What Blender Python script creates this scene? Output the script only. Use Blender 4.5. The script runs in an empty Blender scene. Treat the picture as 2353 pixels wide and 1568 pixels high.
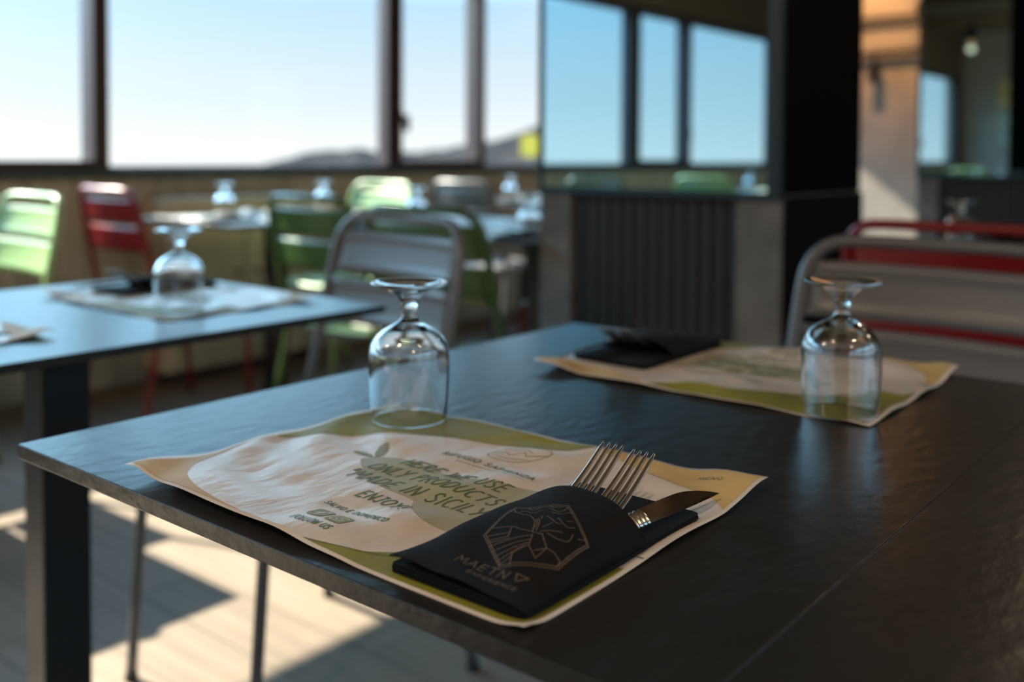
import bpy, bmesh, math, random
from mathutils import Vector, Matrix
random.seed(7)
R = math.radians
scene = bpy.context.scene
COL = scene.collection

# ------------------------------------------------------------------ camera
# The floor plan is laid out square to the tables: x runs along the near table edge,
# y away from it, z up; floor at z = 0, table tops at 0.75.
CAM = (0.8425, -0.3788, 0.9945)
YAW, PITCH, ROLL = 0.68477, 0.03372, 0.00553
cd = bpy.data.cameras.new('camera')
cam = bpy.data.objects.new('camera', cd)
COL.objects.link(cam)
cam.matrix_world = (Matrix.Translation(CAM) @ Matrix.Rotation(YAW, 4, 'Z') @
                    Matrix.Rotation(math.pi / 2 - PITCH, 4, 'X') @ Matrix.Rotation(ROLL, 4, 'Z'))
cd.sensor_width = 36.0
cd.lens = 35.0
cd.shift_y = -(784 - 433.3) / 2353.0
cd.clip_start = 0.02
cd.clip_end = 3000
cd.dof.use_dof = True
cd.dof.focus_distance = 0.665
cd.dof.aperture_fstop = 3.6
scene.camera = cam

# ------------------------------------------------------------------ exposure
scene.view_settings.view_transform = 'Standard'
scene.view_settings.look = 'None'
scene.view_settings.exposure = 0.5
scene.view_settings.gamma = 1.0
scene.view_settings.use_curve_mapping = False

# ------------------------------------------------------------------ sky and sun
SUN_DIR = Vector((0.985, 0.17, -0.776)).normalized()      # the way the light travels
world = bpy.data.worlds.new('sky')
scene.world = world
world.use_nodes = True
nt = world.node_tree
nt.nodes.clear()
tc = nt.nodes.new('ShaderNodeTexCoord')
sep = nt.nodes.new('ShaderNodeSeparateXYZ')
nt.links.new(tc.outputs['Generated'], sep.inputs[0])
mr = nt.nodes.new('ShaderNodeMapRange')
mr.inputs['From Min'].default_value = -1
mr.inputs['From Max'].default_value = 1
nt.links.new(sep.outputs['Z'], mr.inputs['Value'])
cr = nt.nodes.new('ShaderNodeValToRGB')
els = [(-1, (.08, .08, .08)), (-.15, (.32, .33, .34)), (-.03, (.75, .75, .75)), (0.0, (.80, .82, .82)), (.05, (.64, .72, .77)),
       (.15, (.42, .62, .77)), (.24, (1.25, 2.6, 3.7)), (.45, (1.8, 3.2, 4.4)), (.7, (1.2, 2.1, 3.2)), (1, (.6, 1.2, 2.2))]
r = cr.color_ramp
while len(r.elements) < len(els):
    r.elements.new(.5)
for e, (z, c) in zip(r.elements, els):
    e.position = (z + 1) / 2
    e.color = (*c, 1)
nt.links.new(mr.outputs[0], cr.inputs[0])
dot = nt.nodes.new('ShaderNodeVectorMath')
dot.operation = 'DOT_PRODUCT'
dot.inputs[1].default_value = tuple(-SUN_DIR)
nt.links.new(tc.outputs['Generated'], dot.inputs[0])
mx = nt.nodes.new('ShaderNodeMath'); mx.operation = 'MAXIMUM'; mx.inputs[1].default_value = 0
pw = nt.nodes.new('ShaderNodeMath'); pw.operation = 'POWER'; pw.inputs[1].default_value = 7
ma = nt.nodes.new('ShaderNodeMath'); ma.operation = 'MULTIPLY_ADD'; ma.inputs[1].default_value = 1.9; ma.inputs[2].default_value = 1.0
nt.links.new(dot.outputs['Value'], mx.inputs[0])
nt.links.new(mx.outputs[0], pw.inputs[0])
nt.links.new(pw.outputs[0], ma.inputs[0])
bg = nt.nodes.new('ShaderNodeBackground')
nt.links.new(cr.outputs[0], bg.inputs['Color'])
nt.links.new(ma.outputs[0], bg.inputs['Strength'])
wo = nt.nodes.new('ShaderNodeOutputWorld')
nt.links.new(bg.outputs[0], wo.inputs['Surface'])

sl = bpy.data.lights.new('sun', 'SUN')
sl.energy = 17.0
sl.color = (1.0, .90, .72)
sl.angle = R(.55)
sun = bpy.data.objects.new('sun', sl)
sun.rotation_euler = SUN_DIR.to_track_quat('-Z', 'Y').to_euler()
sun.location = (-8, -1, 8)
COL.objects.link(sun)

# ------------------------------------------------------------------ materials
def mat(name, col, rough=.5, metal=0.0, spec=.5, bump=None, noise=None, **kw):
    """bump = (scale, strength, distance[, stretch]); noise = (scale, colour2, low, high[, stretch])"""
    m = bpy.data.materials.new(name)
    m.use_nodes = True
    n, l = m.node_tree.nodes, m.node_tree.links
    b = n['Principled BSDF']
    b.inputs['Base Color'].default_value = (*col, 1)
    b.inputs['Roughness'].default_value = rough
    b.inputs['Metallic'].default_value = metal
    b.inputs['Specular IOR Level'].default_value = spec
    for k, v in kw.items():
        b.inputs[k.replace('_', ' ')].default_value = v
    tco = n.new('ShaderNodeTexCoord')
    def coord(st):
        mp = n.new('ShaderNodeMapping')
        mp.inputs['Scale'].default_value = st
        l.new(tco.outputs['Object'], mp.inputs['Vector'])
        return mp.outputs[0]
    if noise:
        t = n.new('ShaderNodeTexNoise')
        t.inputs['Scale'].default_value = noise[0]
        t.inputs['Detail'].default_value = 6
        l.new(coord(noise[4] if len(noise) > 4 else (1, 1, 1)), t.inputs['Vector'])
        c = n.new('ShaderNodeMapRange')
        c.inputs['From Min'].default_value = noise[2]
        c.inputs['From Max'].default_value = noise[3]
        l.new(t.outputs['Fac'], c.inputs['Value'])
        x = n.new('ShaderNodeMix'); x.data_type = 'RGBA'
        x.inputs['A'].default_value = (*col, 1)
        x.inputs['B'].default_value = (*noise[1], 1)
        l.new(c.outputs[0], x.inputs['Factor'])
        l.new(x.outputs['Result'], b.inputs['Base Color'])
    if bump:
        t = n.new('ShaderNodeTexNoise')
        t.inputs['Scale'].default_value = bump[0]
        t.inputs['Detail'].default_value = 5
        l.new(coord(bump[3] if len(bump) > 3 else (1, 1, 1)), t.inputs['Vector'])
        q = n.new('ShaderNodeBump')
        q.inputs['Strength'].default_value = bump[1]
        q.inputs['Distance'].default_value = bump[2]
        l.new(t.outputs['Fac'], q.inputs['Height'])
        l.new(q.outputs[0], b.inputs['Normal'])
    return m

M = {}
M['slate'] = mat('dark_slate_laminate', (.016, .0155, .014), .30, spec=.55, bump=(75, .55, .0012, (1, .55, 1)),
                 noise=(9, (.021, .021, .020), .35, .7))
M['slate_edge'] = M['slate']
M['blacksteel'] = mat('black_powder_steel', (.012, .012, .013), .42, bump=(300, .2, .0005))
M['plate'] = mat('grey_steel_plate', (.09, .095, .10), .35, metal=.6, bump=(200, .1, .0004))
def paint(name, c):
    return mat(name, c, .32, spec=.5, bump=(260, .12, .0004))
M['taupe'] = paint('taupe_grey_paint', (.12, .117, .115))
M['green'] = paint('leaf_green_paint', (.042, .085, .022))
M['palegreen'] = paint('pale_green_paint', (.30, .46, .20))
M['red'] = paint('crimson_paint', (.20, .006, .012))
M['rubber'] = mat('black_rubber', (.02, .02, .02), .8, noise=(60, (.03, .03, .03), .4, .6))
M['paper'] = mat('cream_paper', (.70, .62, .53), .31, spec=.65, bump=(20, .7, .0032, (2.0, 1, 1)), noise=(11, (.56, .46, .37), .35, .7))
M['kraft'] = mat('kraft_print', (.62, .42, .16), .5, spec=.4, bump=(38, .5, .002, (1.6, 1, 1)), noise=(14, (.46, .30, .12), .35, .7))
M['olive'] = mat('olive_print', (.27, .255, .022), .5, spec=.35, bump=(38, .5, .002, (1.6, 1, 1)), noise=(14, (.17, .17, .028), .35, .7))
M['sage'] = mat('sage_print', (.38, .37, .24), .45, spec=.5, bump=(38, .5, .002, (1.6, 1, 1)), noise=(14, (.34, .33, .21), .35, .7))
M['ink'] = mat('green_ink', (.085, .125, .045), .5, noise=(300, (.11, .15, .06), .4, .7))
M['inkpale'] = mat('pale_green_ink', (.22, .24, .11), .5, noise=(300, (.30, .30, .17), .4, .7))
M['napkin'] = mat('black_airlaid_paper', (.0045, .0046, .0055), .8, spec=.22, bump=(420, .6, .0007), noise=(30, (.007, .007, .008), .35, .7))
M['bronze'] = mat('bronze_ink', (.14, .10, .068), .6, noise=(900, (.07, .05, .035), .35, .65))
M['steel'] = mat('polished_steel', (.78, .74, .67), .27, metal=1.0, bump=(60, .05, .0003))
M['blade'] = mat('mirror_steel_blade', (.55, .52, .48), .06, metal=1.0, bump=(40, .03, .0002))
M['glass'] = mat('clear_glass', (1, 1, 1), 0.0, **{'Transmission Weight': 1.0, 'IOR': 1.47, 'Coat Weight': 1.0, 'Coat Roughness': .06, 'Coat IOR': 1.65})
M['frame'] = mat('brown_window_aluminium', (.060, .036, .034), .45, bump=(120, .1, .0005), noise=(6, (.05, .03, .03), .4, .7))
M['frameblue'] = mat('dark_slate_sill', (.05, .058, .066), .4, bump=(120, .1, .0005), noise=(6, (.04, .045, .05), .4, .7))
M['mirrorframe'] = mat('blue_black_frame', (.012, .03, .042), .35, bump=(120, .1, .0005))
M['blackpanel'] = mat('black_panel', (.003, .0035, .004), .7, spec=.04, bump=(30, .1, .0006))
M['concrete'] = mat('board_concrete', (.17, .16, .145), .85, bump=(60, .5, .003), noise=(9, (.11, .105, .095), .45, .7))
M['walllight'] = mat('grey_plaster', (.34, .31, .28), .85, bump=(30, .3, .002), noise=(5, (.27, .25, .225), .4, .7))
M['wallwood'] = mat('brown_lintel_wood', (.16, .095, .055), .6, bump=(40, .3, .002, (8, 1, 1)), noise=(6, (.10, .06, .035), .35, .7, (6, 1, 6)))
M['ceiling'] = mat('dark_timber_ceiling', (.11, .075, .045), .7, bump=(40, .3, .002, (1, 8, 1)), noise=(5, (.07, .045, .028), .35, .7, (8, 1, 1)))
M['backwall'] = mat('grey_taupe_wall', (.36, .31, .255), .85, bump=(30, .3, .002), noise=(5, (.30, .26, .21), .4, .7))
M['corrugated'] = mat('corrugated_dark_metal', (.03, .031, .031), .5, metal=.2, bump=(60, .2, .0006))
M['shade'] = mat('black_lamp_shade', (.01, .01, .01), .4, bump=(90, .1, .0004))
M['cord'] = mat('black_cord', (.01, .01, .01), .7, bump=(400, .3, .0004))
M['terrain'] = mat('volcanic_gravel', (.007, .006, .0062), .95, spec=.03, bump=(1.2, .6, .3), noise=(.35, (.024, .021, .019), .42, .60))
M['signyellow'] = mat('yellow_sign_paint', (.75, .48, .03), .5, noise=(6, (.70, .44, .03), .4, .7))
M['signpost'] = mat('grey_post', (.2, .2, .2), .5, noise=(9, (.16, .16, .16), .4, .7))
M['pic'] = mat('print_yellow', (.62, .50, .20), .6, noise=(7, (.45, .22, .05), .5, .56))
M['pic2'] = mat('print_pale', (.42, .45, .36), .6, noise=(6, (.10, .12, .10), .52, .58))
M['picframe'] = mat('pale_picture_frame', (.40, .38, .28), .5, noise=(20, (.34, .32, .22), .4, .7))

# tinted mirror
m = mat('smoked_mirror', (.44, .69, .80), .0, metal=1.0)
M['mirror'] = m
# window pane: clear with a faint fresnel reflection
m = bpy.data.materials.new('window_glass'); m.use_nodes = True
n, l = m.node_tree.nodes, m.node_tree.links
n.clear()
o = n.new('ShaderNodeOutputMaterial'); t = n.new('ShaderNodeBsdfTransparent'); g = n.new('ShaderNodeBsdfGlossy')
t.inputs[0].default_value = (.97, .98, .98, 1); g.inputs['Roughness'].default_value = .0
lw = n.new('ShaderNodeLayerWeight')
pf = n.new('ShaderNodeMath'); pf.operation = 'POWER'; pf.inputs[1].default_value = 5
f = n.new('ShaderNodeMath'); f.operation = 'MULTIPLY_ADD'; f.inputs[1].default_value = .45; f.inputs[2].default_value = .03
l.new(lw.outputs['Facing'], pf.inputs[0]); l.new(pf.outputs[0], f.inputs[0])
x = n.new('ShaderNodeMixShader')
l.new(f.outputs[0], x.inputs[0]); l.new(t.outputs[0], x.inputs[1]); l.new(g.outputs[0], x.inputs[2]); l.new(x.outputs[0], o.inputs[0])
M['pane'] = m
# lamp bulb
m = bpy.data.materials.new('warm_bulb'); m.use_nodes = True
b = m.node_tree.nodes['Principled BSDF']
b.inputs['Base Color'].default_value = (.25, .10, .03, 1)
b.inputs['Emission Color'].default_value = (1, .40, .10, 1)
b.inputs['Emission Strength'].default_value = .6
M['bulb'] = m
# timber floor: long planks along x with staggered ends
m = bpy.data.materials.new('pale_timber_floor'); m.use_nodes = True
n, l = m.node_tree.nodes, m.node_tree.links
b = n['Principled BSDF']; b.inputs['Roughness'].default_value = .6; b.inputs['Specular IOR Level'].default_value = .25
tco = n.new('ShaderNodeTexCoord')
br = n.new('ShaderNodeTexBrick')
br.inputs['Scale'].default_value = 1.0
br.inputs['Brick Width'].default_value = 1.2
br.inputs['Row Height'].default_value = .16
br.inputs['Mortar Size'].default_value = .002
br.inputs['Color1'].default_value = (.36, .31, .26, 1)
br.inputs['Color2'].default_value = (.28, .24, .20, 1)
br.inputs['Mortar'].default_value = (.12, .10, .08, 1)
l.new(tco.outputs['Object'], br.inputs['Vector'])
mp = n.new('ShaderNodeMapping'); mp.inputs['Scale'].default_value = (1.5, 22, 1)
l.new(tco.outputs['Object'], mp.inputs['Vector'])
no = n.new('ShaderNodeTexNoise'); no.inputs['Scale'].default_value = 1.6; no.inputs['Detail'].default_value = 6
l.new(mp.outputs[0], no.inputs['Vector'])
mi = n.new('ShaderNodeMix'); mi.data_type = 'RGBA'; mi.blend_type = 'MULTIPLY'; mi.inputs['Factor'].default_value = .5
l.new(br.outputs['Color'], mi.inputs['A']); l.new(no.outputs['Fac'], mi.inputs['B'])
hs = n.new('ShaderNodeMix'); hs.data_type = 'RGBA'; hs.blend_type = 'MULTIPLY'; hs.inputs['Factor'].default_value = 1
hs.inputs['B'].default_value = (.95, .88, .80, 1)
l.new(mi.outputs['Result'], hs.inputs['A'])
l.new(hs.outputs['Result'], b.inputs['Base Color'])
M['floor'] = m

# ------------------------------------------------------------------ helpers
def obj(name, bm, material, parent=None, smooth=False, bevel=0, rn=True):
    me = bpy.data.meshes.new(name)
    if rn:
        bmesh.ops.recalc_face_normals(bm, faces=bm.faces)
    bm.to_mesh(me); bm.free()
    if smooth:
        for p in me.polygons:
            p.use_smooth = True
    ob = bpy.data.objects.new(name, me)
    me.materials.append(material)
    COL.objects.link(ob)
    if parent is not None:
        ob.parent = parent
    if bevel:
        mo = ob.modifiers.new('bevel', 'BEVEL')
        mo.width = bevel; mo.segments = 2; mo.limit_method = 'ANGLE'
    return ob
def tag(o, label, cat, group=None):
    o['label'] = label; o['category'] = cat
    if group: o['group'] = group
    return o
def thing(name, label, cat, loc=(0, 0, 0), rz=0, group=None):
    o = bpy.data.objects.new(name, None)
    o.empty_display_size = .1
    COL.objects.link(o)
    o.location = loc; o.rotation_euler = (0, 0, rz)
    return tag(o, label, cat, group)
def struct(name, bm, m, parent=None, **k):
    o = obj(name, bm, m, parent, **k)
    if parent is None: o['kind'] = 'structure'
    return o
def copy_tree(o, parent=None):
    c = o.copy(); COL.objects.link(c)
    if parent is not None:
        c.parent = parent
    for ch in list(o.children):
        copy_tree(ch, c)
    return c
def box(bm, x0, x1, y0, y1, z0, z1):
    v = [bm.verts.new(p) for p in ((x0, y0, z0), (x1, y0, z0), (x1, y1, z0), (x0, y1, z0), (x0, y0, z1), (x1, y0, z1), (x1, y1, z1), (x0, y1, z1))]
    for f in ((3, 2, 1, 0), (4, 5, 6, 7), (0, 1, 5, 4), (1, 2, 6, 5), (2, 3, 7, 6), (3, 0, 4, 7)):
        bm.faces.new([v[i] for i in f])
    return bm
def B(*a):
    return box(bmesh.new(), *a)
def smoothpath(pts, n=6, closed=False):
    """Catmull-Rom through pts"""
    P = [Vector(p) for p in pts]; out = []
    N = len(P)
    rng = range(N if closed else N - 1)
    for i in rng:
        a, b_, c, d = (P[(i - 1) % N] if closed or i > 0 else P[0]), P[i], P[(i + 1) % N], (P[(i + 2) % N] if closed or i < N - 2 else P[-1])
        for k in range(n):
            t = k / n
            out.append(.5 * ((2 * b_) + (c - a) * t + (2 * a - 5 * b_ + 4 * c - d) * t * t + (3 * b_ - a - 3 * c + d) * t ** 3))
    if not closed: out.append(P[-1])
    return out
def tube(bm, pts, r, seg=10, closed=False):
    """r: number or list"""
    P = [Vector(p) for p in pts]; N = len(P); rings = []
    up = None
    for i, p in enumerate(P):
        if closed: t = (P[(i + 1) % N] - P[(i - 1) % N])
        else: t = P[min(i + 1, N - 1)] - P[max(i - 1, 0)]
        t.normalize()
        if up is None:
            up = Vector((0, 0, 1)) if abs(t.z) < .9 else Vector((1, 0, 0))
        u = (up - t * up.dot(t))
        u.normalize(); w = t.cross(u); up = u
        rr = r[i] if isinstance(r, (list, tuple)) else r
        rings.append([bm.verts.new(p + (u * math.cos(a) + w * math.sin(a)) * rr) for a in [2 * math.pi * k / seg for k in range(seg)]])
    for i in range(N if closed else N - 1):
        a, b_ = rings[i], rings[(i + 1) % N]
        for k in range(seg):
            bm.faces.new((a[k], a[(k + 1) % seg], b_[(k + 1) % seg], b_[k]))
    if not closed:
        bm.faces.new(rings[0][::-1]); bm.faces.new(rings[-1])
    return bm
def lathe(bm, prof, seg=48):
    rings = []
    for rr, z in prof:
        if rr < 1e-6: rings.append([bm.verts.new((0, 0, z))])
        else: rings.append([bm.verts.new((rr * math.cos(2 * math.pi * k / seg), rr * math.sin(2 * math.pi * k / seg), z)) for k in range(seg)])
    for a, b_ in zip(rings, rings[1:]):
        for k in range(seg):
            if len(a) == 1 and len(b_) == 1: continue
            if len(a) == 1: bm.faces.new((a[0], b_[(k + 1) % seg], b_[k]))
            elif len(b_) == 1: bm.faces.new((a[k], a[(k + 1) % seg], b_[0]))
            else: bm.faces.new((a[k], a[(k + 1) % seg], b_[(k + 1) % seg], b_[k]))
    return bm

# ------------------------------------------------------------------ the room
WX = -3.14                      # inner face of the window wall
Y0, Y1, X1, CZ = -4.95, 7.05, 4.6, 2.75
struct('floor', B(WX - .25, X1, Y0 - .2, Y1 + .2, -.1, 0), M['floor'])
struct('ceiling', B(WX - .25, X1, Y0 - .2, Y1 + .2, CZ, CZ + .15), M['ceiling'])
# window wall below the sill: beige fluted cladding
M['flute'] = mat('beige_fluted_cladding', (.56, .51, .41), .6, bump=(60, .2, .001, (1, 1, .1)), noise=(5, (.40, .36, .28), .35, .7, (1, 3, .4)))
bm = bmesh.new()
y = Y0
prof = []
while y < Y1:
    prof += [(WX, y), (WX, y + .03), (WX - .012, y + .036), (WX - .012, y + .05)]
    y += .056
vs = [(bm.verts.new((px, py, 0)), bm.verts.new((px, py, .885))) for px, py in prof]
for a, b_ in zip(vs, vs[1:]):
    bm.faces.new((a[0], b_[0], b_[1], a[1]))
box(bm, WX - .25, WX - .02, Y0, Y1, 0, .885)
struct('wall_left', bm, M['flute'], rn=False)
struct('trim_1', B(WX - .26, WX + .035, Y0, Y1, .885, .928), M['frameblue'], bevel=.003)      # the sill ledge
struct('trim_2', B(WX - .25, WX, Y0, Y1, 2.12, CZ), M['wallwood'])                             # timber lintel over the windows
# windows: (y0, y1, casement?)
wins = [(-4.60, -3.09, 0), (-2.977, -2.28, 1), (-2.17, -.72, 0), (-.62, .02, 1), (.12, 1.0, 0), (1.09, 1.73, 1),
        (1.812, 3.426, 0), (3.522, 4.156, 1), (4.249, 5.75, 0), (5.85, 6.95, 0)]
edges = [Y0] + [(a[1] + b_[0]) / 2 for a, b_ in zip(wins, wins[1:])] + [Y1]
for i, (a, b_, cas) in enumerate(wins):
    e0, e1 = edges[i], edges[i + 1]
    root = bpy.data.objects.new('window_%d' % (i + 1), None); COL.objects.link(root)
    root['kind'] = 'structure'
    root.location = (WX, (a + b_) / 2, .928)
    def rel(bm):
        bmesh.ops.translate(bm, verts=bm.verts, vec=(-WX, -(a + b_) / 2, -.928)); return bm
    zb, zt = (.962 if cas else .938), 2.06
    bm = bmesh.new()
    box(bm, WX - .09, WX - .01, e0, a, .928, 2.12)
    box(bm, WX - .09, WX - .01, b_, e1, .928, 2.12)
    box(bm, WX - .09, WX - .01, a, b_, .928, zb)
    box(bm, WX - .09, WX - .01, a, b_, zt, 2.12)
    if cas:
        t = .03
        for c in ((a - t, a, zb - .02, zt + .03), (b_, b_ + t, zb - .02, zt + .03)):
            box(bm, WX - .012, WX + .012, c[0], c[1], c[2], c[3])
        box(bm, WX - .012, WX + .012, a, b_, zb - .02, zb)
        box(bm, WX - .012, WX + .012, a, b_, zt, zt + .03)
    obj('window_frame', rel(bm), M['frame'], root)
    obj('pane', rel(B(WX - .055, WX - .049, a - .005, b_ + .005, zb - .005, zt + .005)), M['pane'], root)
    if cas:
        bm = bmesh.new()
        yh = a - .012
        box(bm, WX + .012, WX + .02, yh - .012, yh + .012, 1.16, 1.24)
        box(bm, WX + .02, WX + .045, yh - .008, yh + .008, 1.19, 1.21)
        box(bm, WX + .038, WX + .05, yh - .008, yh + .03, 1.12, 1.21)
        obj('window_handle', rel(bm), M['frame'], root, bevel=.002)
struct('wall_back', B(WX - .25, X1, Y0 - .2, Y0, 0, CZ), M['backwall'])
struct('wall_far', B(WX - .25, X1, Y1, Y1 + .2, 0, CZ), M['walllight'])
bm = bmesh.new()
box(bm, X1, X1 + .2, Y0 - .2, Y1 + .2, 0, .9)
box(bm, X1, X1 + .2, Y0 - .2, Y1 + .2, 2.25, CZ)
fill_wins = [(-4.2, -2.2), (-2.0, 0.0), (.2, 2.2), (2.4, 4.4)]  # unseen windows, added so sky light fills the room from the right
ed = [Y0 - .2] + [v for a in fill_wins for v in a] + [Y1 + .2]
for k in range(0, len(ed), 2):
    box(bm, X1, X1 + .2, ed[k], ed[k + 1], .9, 2.25)
struct('wall_right', bm, M['backwall'])
for k, (a, b_) in enumerate(fill_wins):
    root = bpy.data.objects.new('window_%d' % (11 + k), None); COL.objects.link(root)  # added opening, out of view, only lets fill light in
    root['kind'] = 'structure'; root.location = (X1 + .05, (a + b_) / 2, .9)
    h = (b_ - a) / 2
    bm = bmesh.new()
    for c in ((-h, -h + .05, 0, 1.35), (h - .05, h, 0, 1.35), (-h + .05, h - .05, 0, .05), (-h + .05, h - .05, 1.30, 1.35)):
        box(bm, 0, .06, *c)
    obj('window_frame', bm, M['frame'], root)
    obj('pane', B(.027, .033, -h + .045, h - .045, .045, 1.305), M['pane'], root)
# timber beams under the ceiling
for i, yb in enumerate((-3.2, -1.2, .8, 2.8, 4.8)):
    struct('trim_%d' % (3 + i), B(WX, X1, yb - .07, yb + .07, CZ - .16, CZ), M['wallwood'], bevel=.004)

# low beige cabinet against the window wall
t = thing('low_cabinet', 'low beige panelled cabinet under the window, behind the small sunlit table', 'cabinet', (WX + .10, 2.25, 0))
M['beige'] = mat('beige_laminate', (.66, .58, .42), .55, bump=(50, .15, .001), noise=(6, (.58, .50, .36), .4, .7, (1, 1, .3)))
obj('cabinet_body', B(-.09, .08, -.30, .50, .05, .80), M['beige'], t, bevel=.003)
for k in range(2):
    dr = obj('cabinet_door', B(.08, .095, -.295 + .4 * k, .093 + .4 * k, .06, .785), M['beige'], t, bevel=.002)
    obj('knob', B(.095, .11, (.05 if k == 0 else .15), (.07 if k == 0 else .17), .45, .47), M['frame'], dr, bevel=.002)
obj('plinth', B(-.09, .07, -.28, .48, 0, .05), M['frame'], t)
# pictures on the back wall (seen in the far column's mirror)
def picture(x, z, w, h, mm, label):
    t = thing('framed_picture', label, 'picture', (x, Y0, z))
    bm = bmesh.new()
    for c in ((-w / 2, w / 2, h / 2 - .02, h / 2), (-w / 2, w / 2, -h / 2, -h / 2 + .02), (-w / 2, -w / 2 + .02, -h / 2 + .02, h / 2 - .02), (w / 2 - .02, w / 2, -h / 2 + .02, h / 2 - .02)):
        box(bm, c[0], c[1], .001, .022, c[2], c[3])
    obj('picture_frame', bm, M['picframe'], t)
    obj('print', B(-w / 2 + .02, w / 2 - .02, .002, .010, -h / 2 + .02, h / 2 - .02), mm, t)
picture(-2.38, 1.87, .62, .40, M['pic'], 'yellow framed print, upper of the two reflected at the far right')
picture(-2.38, 1.40, .62, .44, M['pic2'], 'pale framed print hanging below the yellow one')

# ------------------------------------------------------------------ mirror columns
def column(x0, x1, y0, y1, label, zb=.90):
    t = thing('mirror_column', label, 'column', ((x0 + x1) / 2, (y0 + y1) / 2, 0), 0)
    w, d = (x1 - x0) / 2, (y1 - y0) / 2
    s1, s2 = .105, .118          # widths of the concrete strips left / right of the fluted panel
    bm = bmesh.new()
    box(bm, -w, -w + s1, -d, d, 0, zb)
    box(bm, w - s2, w, -d, d, 0, zb)
    obj('concrete_base', bm, M['concrete'], t, bevel=.004)
    # corrugated panel set between the concrete strips
    bm = bmesh.new()
    x = -w + s1; pr = []
    n_ = 13; st = (2 * w - s1 - s2) / n_
    for i in range(n_):
        pr += [(x, -d + .03), (x + st * .3, -d + .03), (x + st * .45, -d + .021), (x + st * .85, -d + .021)]
        x += st
    pr += [(x, -d + .03)]
    vs = [(bm.verts.new((px, py, 0)), bm.verts.new((px, py, zb))) for px, py in pr]
    for a, b_ in zip(vs, vs[1:]):
        bm.faces.new((a[0], b_[0], b_[1], a[1]))
    c0 = [bm.verts.new((-w + s1, d - .02, z)) for z in (0, zb)]
    c1 = [bm.verts.new((w - s2, d - .02, z)) for z in (0, zb)]
    bm.faces.new((vs[0][1], vs[0][0], c0[0], c0[1])); bm.faces.new((vs[-1][0], vs[-1][1], c1[1], c1[0])); bm.faces.new((c0[0], c1[0], c1[1], c0[1]))
    obj('corrugated_panel', bm, M['corrugated'], t)
    # upper body, dark panels on the sides
    obj('upper_panel', B(-w + .002, w - .002, -d + .012, d, zb + .001, CZ - .001), M['blackpanel'], t)
    obj('side_panel', B(w, w + .006, -d + .01, d, 0, zb - .003), mat('dark_brown_panel', (.009, .007, .006), .7, spec=.06, bump=(40, .2, .001, (1, 1, .1))), t)
    bm = bmesh.new()
    fw = .02
    box(bm, -w, w, -d - .012, -d + .011, zb - .012, zb + .006)
    box(bm, -w, -w + .012, -d - .012, -d + .011, zb + .006, CZ - .17)
    box(bm, w - .034, w, -d - .012, -d + .011, zb + .006, CZ - .17)
    obj('mirror_frame', bm, M['mirrorframe'], t, bevel=.002)
    obj('mirror', B(-w + .012, w - .034, -d - .004, -d + .010, zb + .007, CZ - .175), M['mirror'], t)
    return t
column(-.885, -.158, 1.862, 2.38, 'dark square column with mirror, standing behind the near table')
column(-.755, -.03, 4.81, 5.33, 'farther mirror-faced column, cut by the right edge of the photo')

# ------------------------------------------------------------------ warm lamps
def pendant(x, y, z, label, dim=1.0):
    t = thing('pendant_lamp', label, 'lamp', (x, y, CZ), 0, 'warm pendant lamps')
    drop = z - CZ
    obj('cord', tube(bmesh.new(), [(0, 0, 0), (0, 0, drop + .14)], .004, 6), M['cord'], t)
    obj('lamp_shade', lathe(bmesh.new(), [(.012, drop + .14), (.03, drop + .12), (.055, drop + .05), (.058, drop - .01), (.055, drop - .01), (.05, drop + .05), (.02, drop + .10), (0, drop + .105)], 24), M['shade'], t, smooth=True)
    pl_ = bpy.data.lights.new('lamp_light', 'POINT'); pl_.energy = 20 * dim; pl_.color = (1, .74, .50); pl_.shadow_soft_size = .03
    po = bpy.data.objects.new('lamp_light', pl_); COL.objects.link(po); po.location = (x, y, z - .07)
    obj('bulb', lathe(bmesh.new(), [(0, drop - .03), (.018, drop - .024), (.026, drop - .005), (.018, drop + .02), (0, drop + .03)], 16), M['bulb'], t, smooth=True)
for x, y, z, lab in [(.3, -.9, 2.25, 'black pendant lamp over the aisle behind the camera'), (1.5, .2, 2.25, 'black pendant lamp to the right of the nearest table'),
                     (1.6, 2.2, 2.25, 'black pendant lamp over the right side of the room'), (-1.0, -1.6, 2.2, 'black pendant lamp over the left aisle behind the camera'),
                     (-1.5, 1.0, 1.98, 'black pendant lamp over the row between wall and left table'), (2.6, -1.2, 2.25, 'black pendant lamp in the right rear of the room'),
                     (.4, 3.2, 2.3, 'black pendant lamp over the aisle beyond the red chair')]:
    pendant(x, y, z, lab, .002 if z < 2 else (.25 if y > 2 else (.5 if y > 0 else 1.1)))
# wall light on the far wall
t = thing('wall_rail_lamp', 'dark two-bar rail lamp washing the far concrete wall with warm light', 'lamp', (-1.62, Y1, 1.9))
bm = bmesh.new()
tube(bm, [(-.8, -.06, .09), (.8, -.06, .12)], .02, 8)
tube(bm, [(-.8, -.06, -.17), (.8, -.06, -.12)], .024, 8)
for x in (-.7, .7):
    tube(bm, [(x, 0, .10), (x, -.06, .10)], .012, 8); tube(bm, [(x, 0, -.15), (x, -.06, -.15)], .012, 8)
obj('rail', bm, M['cord'], t)
bm = bmesh.new()
tube(bm, [(-.12, -.07, -.15), (-.12, -.08, -.26)], .02, 8)
tube(bm, [(-.12, -.08, -.24), (-.12, -.10, -.36)], .04, 12)
obj('spotlight', bm, M['shade'], t)
bm = bmesh.new()
tube(bm, [(.22, -.07, .12), (.22, -.08, .2)], .05, 12)
obj('spotlight', bm, M['shade'], t)
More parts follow.
